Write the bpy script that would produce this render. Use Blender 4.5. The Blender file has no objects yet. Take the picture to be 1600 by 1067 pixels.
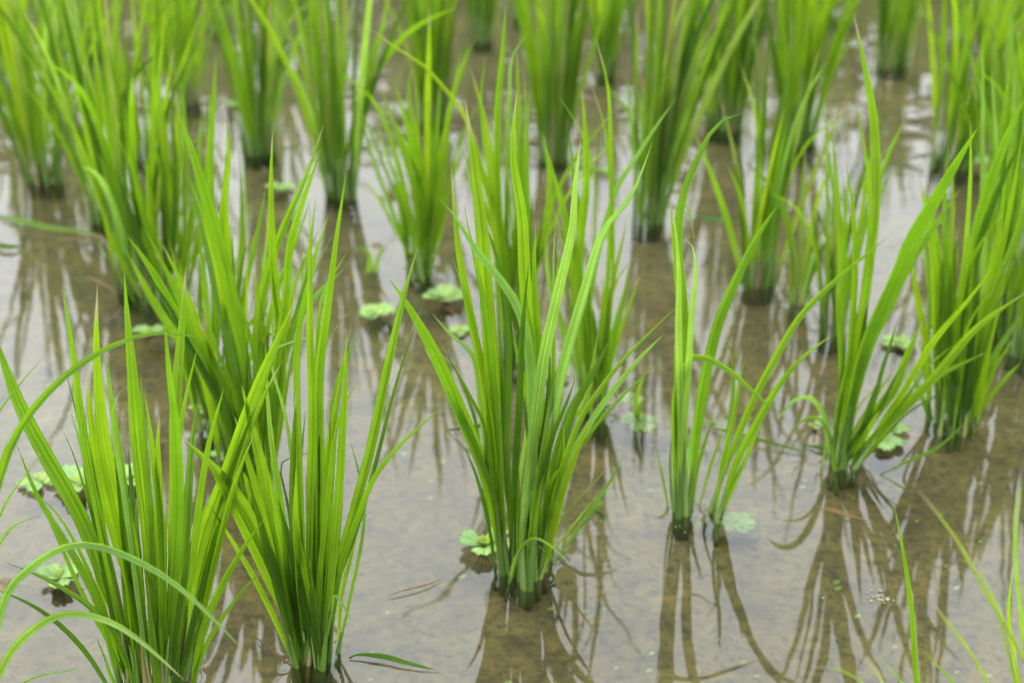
import bpy, math, random
from mathutils import Vector, noise
import numpy as np

sc = bpy.context.scene
col = sc.collection
R = math.radians

# ------------------------------------------------------------------ camera
F = 2200.0                      # focal length in photo pixels (photo 1600 x 1067)
PITCH = R(25.2)
CAM_H = 0.679
cd = bpy.data.cameras.new('camera')
cam = bpy.data.objects.new('camera', cd)
col.objects.link(cam)
cam.location = (0, 0, CAM_H)
cam.rotation_euler = (math.pi / 2 - PITCH, 0, 0)
cd.sensor_width = 36
cd.lens = F / 1600 * 36
cd.clip_start = 0.02
cd.clip_end = 500
cd.dof.use_dof = True
cd.dof.focus_distance = 0.98
cd.dof.aperture_fstop = 5.8
sc.camera = cam

# ------------------------------------------------------------------ sky, sun, exposure
SUN_EL, SUN_AZ = R(58), R(-35)
world = bpy.data.worlds.new('World')
sc.world = world
world.use_nodes = True
nt = world.node_tree
nt.nodes.clear()
sky = nt.nodes.new('ShaderNodeTexSky')
sky.sky_type = 'NISHITA'
sky.sun_disc = False
sky.sun_elevation = SUN_EL
sky.sun_rotation = SUN_AZ
sky.air_density = 1.2
sky.dust_density = 5.0
hs = nt.nodes.new('ShaderNodeHueSaturation')
hs.inputs['Saturation'].default_value = 0.16        # overcast: the cloud cover takes the blue out
nt.links.new(sky.outputs[0], hs.inputs['Color'])
tc = nt.nodes.new('ShaderNodeTexCoord')
ns = nt.nodes.new('ShaderNodeTexNoise')
ns.inputs['Scale'].default_value = 2.2
ns.inputs['Detail'].default_value = 4
nt.links.new(tc.outputs['Generated'], ns.inputs['Vector'])
mr = nt.nodes.new('ShaderNodeMapRange')
mr.inputs['From Min'].default_value = 0.3
mr.inputs['From Max'].default_value = 0.7
mr.inputs['To Min'].default_value = 0.85
mr.inputs['To Max'].default_value = 1.15
nt.links.new(ns.outputs['Fac'], mr.inputs['Value'])
mx = nt.nodes.new('ShaderNodeMix')
mx.data_type = 'RGBA'
mx.blend_type = 'MULTIPLY'
mx.inputs['Factor'].default_value = 1
nt.links.new(mr.outputs[0], mx.inputs[7])
# the cloud deck: evenly pale, a little brighter overhead than at the horizon
sx = nt.nodes.new('ShaderNodeSeparateXYZ')
nt.links.new(tc.outputs['Generated'], sx.inputs[0])
cr = nt.nodes.new('ShaderNodeMapRange')
cr.inputs['To Min'].default_value = 3.2
cr.inputs['To Max'].default_value = 15.5
nt.links.new(sx.outputs[2], cr.inputs['Value'])
cc = nt.nodes.new('ShaderNodeVectorMath')
cc.operation = 'SCALE'
cc.inputs[0].default_value = (0.93, 1.0, 1.06)
nt.links.new(cr.outputs[0], cc.inputs['Scale'])
ov = nt.nodes.new('ShaderNodeMix')
ov.data_type = 'RGBA'
ov.inputs['Factor'].default_value = 0.8
nt.links.new(hs.outputs[0], ov.inputs[6])
nt.links.new(cc.outputs[0], ov.inputs[7])
nt.links.new(ov.outputs[2], mx.inputs[6])
bg = nt.nodes.new('ShaderNodeBackground')
bg.inputs['Strength'].default_value = 0.15
nt.links.new(mx.outputs[2], bg.inputs['Color'])
wo = nt.nodes.new('ShaderNodeOutputWorld')
nt.links.new(bg.outputs[0], wo.inputs['Surface'])

sd = bpy.data.lights.new('sun', 'SUN')
sd.energy = 0.6
sd.angle = R(20)
sd.color = (1.0, 0.96, 0.88)
sun = bpy.data.objects.new('sun', sd)
col.objects.link(sun)
# sky sun_rotation is measured from +Y clockwise
sdir = Vector((math.sin(SUN_AZ) * math.cos(SUN_EL), math.cos(SUN_AZ) * math.cos(SUN_EL), math.sin(SUN_EL)))
sun.rotation_euler = sdir.to_track_quat('Z', 'Y').to_euler()

sc.view_settings.view_transform = 'Standard'
sc.view_settings.look = 'None'
sc.view_settings.gamma = 1
sc.view_settings.use_curve_mapping = False
sc.view_settings.exposure = 1.66
sc.render.engine = 'CYCLES'
sc.cycles.max_bounces = 10
sc.cycles.transparent_max_bounces = 24
sc.cycles.use_denoising = True

# ------------------------------------------------------------------ pixel -> place
FWD = Vector((0, math.cos(PITCH), -math.sin(PITCH)))
UP = Vector((0, math.sin(PITCH), math.cos(PITCH)))
CAM = Vector((0, 0, CAM_H))


def ray(px, py):
    return FWD + Vector((1, 0, 0)) * ((px - 800) / F) + UP * ((533.5 - py) / F)


def on_water(px, py, z=0.0):
    d = ray(px, py)
    return CAM + d * ((z - CAM_H) / d.z)


def at_depth(px, py, Y):
    d = ray(px, py)
    return CAM + d * (Y / d.y)


def px_size(p):                      # metres per photo pixel at a place
    return (p - CAM).dot(FWD) / F


# ------------------------------------------------------------------ materials
def mat(name):
    m = bpy.data.materials.new(name)
    m.use_nodes = True
    m.node_tree.nodes.clear()
    return m, m.node_tree


def N(t, kind, **kw):
    n = t.nodes.new(kind)
    for k, v in kw.items():
        if k in n.inputs:
            n.inputs[k].default_value = v
        else:
            setattr(n, k, v)
    return n


def ramp(t, stops, interp='LINEAR'):
    r = t.nodes.new('ShaderNodeValToRGB')
    e = r.color_ramp.elements
    r.color_ramp.interpolation = interp
    while len(e) < len(stops):
        e.new(0.5)
    for i, (p, c) in enumerate(stops):
        e[i].position = p
        e[i].color = (*c, 1)
    return r


def mixc(t, a, b, f, blend='MIX'):
    n = t.nodes.new('ShaderNodeMix')
    n.data_type = 'RGBA'
    n.blend_type = blend
    for s, v in ((0, f), (6, a), (7, b)):
        if hasattr(v, 'links') or hasattr(v, 'is_output'):
            t.links.new(v, n.inputs[s])
        else:
            n.inputs[s].default_value = v if s == 0 else (*v, 1)
    return n.outputs[2]


def math_(t, op, a, b=None, clamp=False):
    n = t.nodes.new('ShaderNodeMath')
    n.operation = op
    n.use_clamp = clamp
    for i, v in enumerate((a, b)):
        if v is None:
            continue
        if hasattr(v, 'is_output'):
            t.links.new(v, n.inputs[i])
        else:
            n.inputs[i].default_value = v
    return n.outputs[0]


def leaf_material(name, base, trans, tip=None, rough=0.5, tip_at=0.965, spots=0.5, wt=0.54):
    """blade: veins run along it, thin enough for the light to pass, tips a little dry"""
    m, t = mat(name)
    uv = N(t, 'ShaderNodeUVMap', uv_map='UVMap')
    sep = N(t, 'ShaderNodeSeparateXYZ')
    t.links.new(uv.outputs[0], sep.inputs[0])
    u, v = sep.outputs[0], sep.outputs[1]
    info = N(t, 'ShaderNodeObjectInfo')
    rnd = info.outputs['Random']
    # veins
    cb = N(t, 'ShaderNodeCombineXYZ')
    t.links.new(math_(t, 'MULTIPLY', u, 38.0), cb.inputs[0])
    t.links.new(math_(t, 'MULTIPLY', v, 1.2), cb.inputs[1])
    t.links.new(math_(t, 'MULTIPLY', rnd, 40.0), cb.inputs[2])
    vn = N(t, 'ShaderNodeTexNoise', Scale=1.0, Detail=2.0)
    t.links.new(cb.outputs[0], vn.inputs['Vector'])
    veins = N(t, 'ShaderNodeMapRange')
    veins.inputs['From Min'].default_value = 0.3
    veins.inputs['From Max'].default_value = 0.7
    veins.inputs['To Min'].default_value = 0.58
    veins.inputs['To Max'].default_value = 1.38
    t.links.new(vn.outputs['Fac'], veins.inputs['Value'])
    # midrib
    dm = math_(t, 'ABSOLUTE', math_(t, 'SUBTRACT', u, 0.5))
    rib = N(t, 'ShaderNodeMapRange', interpolation_type='SMOOTHSTEP')
    rib.inputs['From Min'].default_value = 0.015
    rib.inputs['From Max'].default_value = 0.06
    rib.inputs['To Min'].default_value = 0.72
    rib.inputs['To Max'].default_value = 1.0
    t.links.new(dm, rib.inputs['Value'])
    fac = math_(t, 'MULTIPLY', veins.outputs[0], rib.outputs[0])
    # blotches
    geo = N(t, 'ShaderNodeNewGeometry')
    bn = N(t, 'ShaderNodeTexNoise', Scale=28.0, Detail=3.0)
    t.links.new(geo.outputs['Position'], bn.inputs['Vector'])
    bl = N(t, 'ShaderNodeMapRange')
    bl.inputs['From Min'].default_value = 0.3
    bl.inputs['From Max'].default_value = 0.7
    bl.inputs['To Min'].default_value = 0.85
    bl.inputs['To Max'].default_value = 1.15
    t.links.new(bn.outputs['Fac'], bl.inputs['Value'])
    fac = math_(t, 'MULTIPLY', fac, bl.outputs[0])

    def coloured(c):
        yellow = (c[0] * 1.22, c[1] * 1.08, c[2] * 0.9)
        deep = (c[0] * 0.84, c[1] * 0.9, c[2] * 1.0)
        c1 = mixc(t, deep, yellow, rnd)
        sc1 = N(t, 'ShaderNodeVectorMath', operation='SCALE')
        t.links.new(c1, sc1.inputs[0])
        t.links.new(fac, sc1.inputs['Scale'])
        return sc1.outputs[0]

    dry = (0.27, 0.24, 0.11)
    tn = math_(t, 'ADD', v, math_(t, 'MULTIPLY', math_(t, 'SUBTRACT', rnd, 0.5), 0.11))
    tf = N(t, 'ShaderNodeMapRange', interpolation_type='SMOOTHSTEP')
    tf.inputs['From Min'].default_value = tip_at
    tf.inputs['From Max'].default_value = min(1.0, tip_at + 0.05) + 0.01
    t.links.new(tn, tf.inputs['Value'])
    # feeding scars: small pale flecks that lie along the veins
    sp = N(t, 'ShaderNodeCombineXYZ')
    t.links.new(math_(t, 'MULTIPLY', u, 7.0), sp.inputs[0])
    t.links.new(math_(t, 'MULTIPLY', v, 34.0), sp.inputs[1])
    t.links.new(math_(t, 'MULTIPLY', rnd, 90.0), sp.inputs[2])
    vo = N(t, 'ShaderNodeTexNoise', Scale=1.0, Detail=1.0)
    t.links.new(sp.outputs[0], vo.inputs['Vector'])
    sf = N(t, 'ShaderNodeMapRange', interpolation_type='SMOOTHSTEP')
    sf.inputs['From Min'].default_value = 0.69
    sf.inputs['From Max'].default_value = 0.76
    sf.inputs['To Max'].default_value = spots
    t.links.new(vo.outputs['Fac'], sf.inputs['Value'])
    pale = (0.26, 0.30, 0.11)
    dcol = mixc(t, coloured(base), pale, sf.outputs[0])
    dcol = mixc(t, dcol, tip or dry, tf.outputs[0])
    tcol = mixc(t, coloured(trans), tip or dry, tf.outputs[0])
    bs = N(t, 'ShaderNodeBsdfPrincipled', Roughness=rough)
    bs.inputs['Specular IOR Level'].default_value = 0.26
    t.links.new(dcol, bs.inputs['Base Color'])
    tr = N(t, 'ShaderNodeBsdfTranslucent')
    t.links.new(tcol, tr.inputs['Color'])
    bump = N(t, 'ShaderNodeBump', Strength=0.35, Distance=0.0004)
    t.links.new(vn.outputs['Fac'], bump.inputs['Height'])
    t.links.new(bump.outputs[0], bs.inputs['Normal'])
    ms = N(t, 'ShaderNodeMixShader')
    ms.inputs[0].default_value = wt
    t.links.new(bs.outputs[0], ms.inputs[1])
    t.links.new(tr.outputs[0], ms.inputs[2])
    out = N(t, 'ShaderNodeOutputMaterial')
    t.links.new(ms.outputs[0], out.inputs['Surface'])
    return m


M = {
    'g': leaf_material('rice_blade_green', (0.0691, 0.1450, 0.0046), (0.1711, 0.3271, 0.0059)),
    'd': leaf_material('rice_blade_deep_shaded', (0.0347, 0.0836, 0.0041), (0.0747, 0.1609, 0.0047)),  # deep green, darkened further: shade inside the clumps is put into this colour
    'y': leaf_material('rice_blade_yellow_green', (0.0917, 0.1756, 0.0044), (0.2203, 0.3659, 0.0061)),
    'p': leaf_material('rice_blade_pale_green', (0.1160, 0.2158, 0.0363), (0.2155, 0.3856, 0.0405), rough=0.36),
    's': leaf_material('rice_blade_drying', (0.1190, 0.1785, 0.0255), (0.2040, 0.2805, 0.0298), tip=(0.26, 0.18, 0.10), tip_at=0.86),
    'dead': leaf_material('dead_blade_tan', (0.2240, 0.1600, 0.0800), (0.2080, 0.1440, 0.0640), spots=0.2),
    'rust': leaf_material('dead_blade_rusty', (0.1456, 0.0777, 0.0221), (0.1456, 0.0743, 0.0189), spots=0.2),
    'lettuce': leaf_material('water_lettuce_leaf', (0.1700, 0.2850, 0.0806), (0.2040, 0.3420, 0.0682), tip=(0.21, 0.31, 0.12), rough=0.5, spots=0.1, wt=0.35),
    'lettuce_y': leaf_material('water_lettuce_young_leaf', (0.1955, 0.3040, 0.0450), (0.2380, 0.3610, 0.0375), tip=(0.27, 0.34, 0.12), rough=0.5, spots=0.1, wt=0.35),
}


def simple(name, stops, scale, rough=0.6, bump=0.3, dist=0.001, spec=0.4, stretch=(1, 1, 1)):
    m, t = mat(name)
    c = N(t, 'ShaderNodeNewGeometry')
    mp = N(t, 'ShaderNodeMapping')
    mp.inputs['Scale'].default_value = stretch
    t.links.new(c.outputs['Position'], mp.inputs[0])
    n = N(t, 'ShaderNodeTexNoise', Scale=scale, Detail=5.0)
    t.links.new(mp.outputs[0], n.inputs['Vector'])
    r = ramp(t, stops)
    t.links.new(n.outputs['Fac'], r.inputs[0])
    b = N(t, 'ShaderNodeBsdfPrincipled', Roughness=rough)
    b.inputs['Specular IOR Level'].default_value = spec
    t.links.new(r.outputs[0], b.inputs['Base Color'])
    bp = N(t, 'ShaderNodeBump', Strength=bump, Distance=dist)
    t.links.new(n.outputs['Fac'], bp.inputs['Height'])
    t.links.new(bp.outputs[0], b.inputs['Normal'])
    o = N(t, 'ShaderNodeOutputMaterial')
    t.links.new(b.outputs[0], o.inputs[0])
    return m


M['stem'] = simple('rice_sheath', [(0.3, (0.026, 0.062, 0.006)), (0.7, (0.07, 0.13, 0.013))], 60, rough=0.4, stretch=(1, 1, 0.12))
M['stem_dry'] = simple('dry_sheath', [(0.3, (0.09, 0.075, 0.03)), (0.7, (0.19, 0.15, 0.06))], 60, rough=0.6, stretch=(1, 1, 0.12))
M['stem_pale'] = simple('pale_sheath', [(0.3, (0.07, 0.12, 0.02)), (0.7, (0.14, 0.20, 0.05))], 60, rough=0.4, stretch=(1, 1, 0.12))
M['duckweed'] = simple('duckweed', [(0.3, (0.05, 0.10, 0.012)), (0.7, (0.12, 0.19, 0.04))], 40, rough=0.4)
M['root'] = simple('dark_roots', [(0.3, (0.02, 0.015, 0.008)), (0.7, (0.04, 0.03, 0.015))], 80)
M['froth'] = simple('froth', [(0.3, (0.07, 0.07, 0.03)), (0.7, (0.17, 0.16, 0.09))], 300, rough=0.25)
M['speck'] = simple('floating_specks', [(0.35, (0.05, 0.04, 0.02)), (0.65, (0.14, 0.13, 0.06))], 50)

# mud bed
m, t = mat('mud_bed')
g = N(t, 'ShaderNodeNewGeometry')
n1 = N(t, 'ShaderNodeTexNoise', Scale=5.0, Detail=6.0, Roughness=0.6)
n2 = N(t, 'ShaderNodeTexNoise', Scale=110.0, Detail=2.5, Roughness=0.7)
n3 = N(t, 'ShaderNodeTexNoise', Scale=30.0, Detail=5.0, Roughness=0.65, Distortion=0.6)
for n in (n1, n2, n3):
    t.links.new(g.outputs['Position'], n.inputs['Vector'])
r1 = ramp(t, [(0.32, (0.046, 0.036, 0.007)), (0.55, (0.058, 0.047, 0.011)), (0.72, (0.080, 0.067, 0.023))])
t.links.new(n1.outputs['Fac'], r1.inputs[0])
r2 = ramp(t, [(0.32, (0.3, 0.28, 0.24)), (0.48, (1, 1, 1)), (0.75, (1.6, 1.5, 1.35))])
t.links.new(n2.outputs['Fac'], r2.inputs[0])
r3 = ramp(t, [(0.3, (0.36, 0.37, 0.3)), (0.5, (1, 1, 1)), (0.7, (1.45, 1.38, 1.2))])
t.links.new(n3.outputs['Fac'], r3.inputs[0])
c = mixc(t, r1.outputs[0], r2.outputs[0], 0.9, 'MULTIPLY')
c = mixc(t, c, r3.outputs[0], 1.0, 'MULTIPLY')
b = N(t, 'ShaderNodeBsdfPrincipled', Roughness=0.85)
t.links.new(c, b.inputs['Base Color'])
bp = N(t, 'ShaderNodeBump', Strength=0.8, Distance=0.004)
t.links.new(n3.outputs['Fac'], bp.inputs['Height'])
bp2 = N(t, 'ShaderNodeBump', Strength=0.6, Distance=0.001)
t.links.new(n2.outputs['Fac'], bp2.inputs['Height'])
t.links.new(bp.outputs[0], bp2.inputs['Normal'])
t.links.new(bp2.outputs[0], b.inputs['Normal'])
o = N(t, 'ShaderNodeOutputMaterial')
t.links.new(b.outputs[0], o.inputs[0])
M['mud'] = m

# water: Fresnel mirror over a clear, faintly silty layer
m, t = mat('paddy_water')
g = N(t, 'ShaderNodeNewGeometry')
w1 = N(t, 'ShaderNodeTexNoise', Scale=9.0, Detail=1.0)
w2 = N(t, 'ShaderNodeTexNoise', Scale=45.0, Detail=0.0)
for n in (w1, w2):
    t.links.new(g.outputs['Position'], n.inputs['Vector'])
b1 = N(t, 'ShaderNodeBump', Strength=1.0, Distance=0.0006)
t.links.new(w1.outputs['Fac'], b1.inputs['Height'])
b2 = N(t, 'ShaderNodeBump', Strength=1.0, Distance=0.00006)
t.links.new(w2.outputs['Fac'], b2.inputs['Height'])
t.links.new(b1.outputs[0], b2.inputs['Normal'])
fr = N(t, 'ShaderNodeFresnel', IOR=1.48)
t.links.new(b2.outputs[0], fr.inputs['Normal'])
gl = N(t, 'ShaderNodeBsdfGlossy', Roughness=0.004)
t.links.new(b2.outputs[0], gl.inputs['Normal'])
tp = N(t, 'ShaderNodeBsdfTransparent')
tp.inputs['Color'].default_value = (0.93, 0.92, 0.86, 1)
df = N(t, 'ShaderNodeBsdfDiffuse')
df.inputs['Color'].default_value = (0.18, 0.15, 0.075, 1)
sn = N(t, 'ShaderNodeTexNoise', Scale=3.5, Detail=5.0)
t.links.new(g.outputs['Position'], sn.inputs['Vector'])
sr = N(t, 'ShaderNodeMapRange')
sr.inputs['From Min'].default_value = 0.35
sr.inputs['From Max'].default_value = 0.75
sr.inputs['To Min'].default_value = 0.0
sr.inputs['To Max'].default_value = 0.07
t.links.new(sn.outputs['Fac'], sr.inputs['Value'])
m1 = N(t, 'ShaderNodeMixShader')
t.links.new(sr.outputs[0], m1.inputs[0])
t.links.new(tp.outputs[0], m1.inputs[1])
t.links.new(df.outputs[0], m1.inputs[2])
m2 = N(t, 'ShaderNodeMixShader')
t.links.new(fr.outputs[0], m2.inputs[0])
t.links.new(m1.outputs[0], m2.inputs[1])
t.links.new(gl.outputs[0], m2.inputs[2])
o = N(t, 'ShaderNodeOutputMaterial')
t.links.new(m2.outputs[0], o.inputs[0])
M['water'] = m


# ------------------------------------------------------------------ objects
def mesh_obj(name, verts, faces, uvs, material, parent=None, origin=None):
    me = bpy.data.meshes.new(name)
    me.from_pydata([tuple(v) for v in verts], [], faces)
    if uvs is not None:
        ul = me.uv_layers.new(name='UVMap')
        idx = np.empty(len(me.loops), dtype=np.int32)
        me.loops.foreach_get('vertex_index', idx)
        ul.data.foreach_set('uv', np.array(uvs, dtype=np.float32)[idx].ravel())
    me.polygons.foreach_set('use_smooth', [True] * len(me.polygons))
    me.materials.append(material)
    o = bpy.data.objects.new(name, me)
    col.objects.link(o)
    if parent is not None:
        o.parent = parent
    if origin is not None:
        o.location = origin
    return o


def thing(name, loc, label, cat, group=None):
    o = bpy.data.objects.new(name, None)
    o.empty_display_size = 0.02
    o.location = loc
    col.objects.link(o)
    tag(o, label, cat, group)
    return o


def tag(o, label=None, cat=None, group=None, kind=None):
    if label: o['label'] = label
    if cat: o['category'] = cat
    if group: o['group'] = group
    if kind: o['kind'] = kind
    return o


def smooth_path(P, n):
    """Catmull-Rom through P, resampled to n points evenly along its length"""
    P = [Vector(p) for p in P]
    if len(P) == 2:
        P = [P[0], P[0].lerp(P[1], 0.5), P[1]]
    Q = [P[0] * 2 - P[1]] + P + [P[-1] * 2 - P[-2]]
    pts = []
    for i in range(1, len(Q) - 2):
        a, b, c, d = Q[i - 1:i + 3]
        for k in range(8):
            s = k / 8
            pts.append(0.5 * ((2 * b) + (c - a) * s + (2 * a - 5 * b + 4 * c - d) * s * s + (3 * b - a - 3 * c + d) * s ** 3))
    pts.append(P[-1])
    # light smoothing takes tracing jitter out
    for _ in range(7):
        pts = [pts[0]] + [(pts[i - 1] + 2 * pts[i] + pts[i + 1]) / 4 for i in range(1, len(pts) - 1)] + [pts[-1]]
    L = [0.0]
    for i in range(1, len(pts)):
        L.append(L[-1] + (pts[i] - pts[i - 1]).length)
    out, j = [], 0
    for k in range(n):
        s = L[-1] * k / (n - 1)
        while j < len(L) - 2 and L[j + 1] < s:
            j += 1
        f = (s - L[j]) / max(L[j + 1] - L[j], 1e-9)
        out.append(pts[j].lerp(pts[j + 1], min(max(f, 0), 1)))
    return out, L[-1]


def blade(path, width, rng, yaw=None, start=0.0, sheath=0.5, peak=0.5, fold=0.22, twist=0.5, tipness=1.7, lo=False):
    """ribbon of five verts across with a V fold; returns verts, faces, uvs"""
    n = 14 if lo else 26
    P, L = smooth_path(path, n)
    yaw = rng.uniform(-0.8, 0.8) if yaw is None else yaw
    tw = rng.uniform(-twist, twist)
    cols = (0, .5, 1) if lo else (0, .25, .5, .75, 1)
    V, Fc, U = [], [], []
    k0 = int(start * n)
    for i in range(k0, n):
        s = i / (n - 1)
        T = (P[min(i + 1, n - 1)] - P[max(i - 1, 0)]).normalized()
        N0 = (CAM - P[i])
        N0.z *= 0.4
        N0 = (N0 - T * N0.dot(T)).normalized()
        S0 = T.cross(N0).normalized()
        a = yaw + tw * (s - 0.4)
        S = S0 * math.cos(a) + N0 * math.sin(a)
        Nn = T.cross(S).normalized() * -1
        if s < peak:
            q = s / peak
            q = q * q * (3 - 2 * q)
            w = sheath + (1 - sheath) * q
        else:
            q = (s - peak) / (1 - peak)
            w = max(1 - q ** tipness, 0.015)
        w *= width * 0.5
        rip = 0.04 * math.sin(s * 23 + yaw * 9) * width
        for c_ in cols:
            x = c_ * 2 - 1
            V.append(P[i] + S * (w * x) + Nn * (w * 2 * fold * (abs(x) - 0.5) + rip * x * x))
            U.append((c_, s))
    m = len(cols)
    for i in range(n - k0 - 1):
        for c_ in range(m - 1):
            a = i * m + c_
            Fc.append((a, a + 1, a + m + 1, a + m))
    return V, Fc, U, P


def tube(P, radii, sides=8):
    V, Fc, U = [], [], []
    for i, p in enumerate(P):
        T = (P[min(i + 1, len(P) - 1)] - P[max(i - 1, 0)]).normalized()
        A = T.cross(Vector((0.3, 1, 0.1))).normalized()
        B = T.cross(A)
        for k in range(sides):
            a = 2 * math.pi * k / sides
            V.append(p + (A * math.cos(a) + B * math.sin(a)) * radii[i])
            U.append((k / sides, i / (len(P) - 1)))
    for i in range(len(P) - 1):
        for k in range(sides):
            a, b = i * sides + k, i * sides + (k + 1) % sides
            Fc.append((a, b, b + sides, a + sides))
    Fc.append(tuple(range(sides))[::-1])
    Fc.append(tuple((len(P) - 1) * sides + k for k in range(sides)))
    return V, Fc, U

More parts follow.
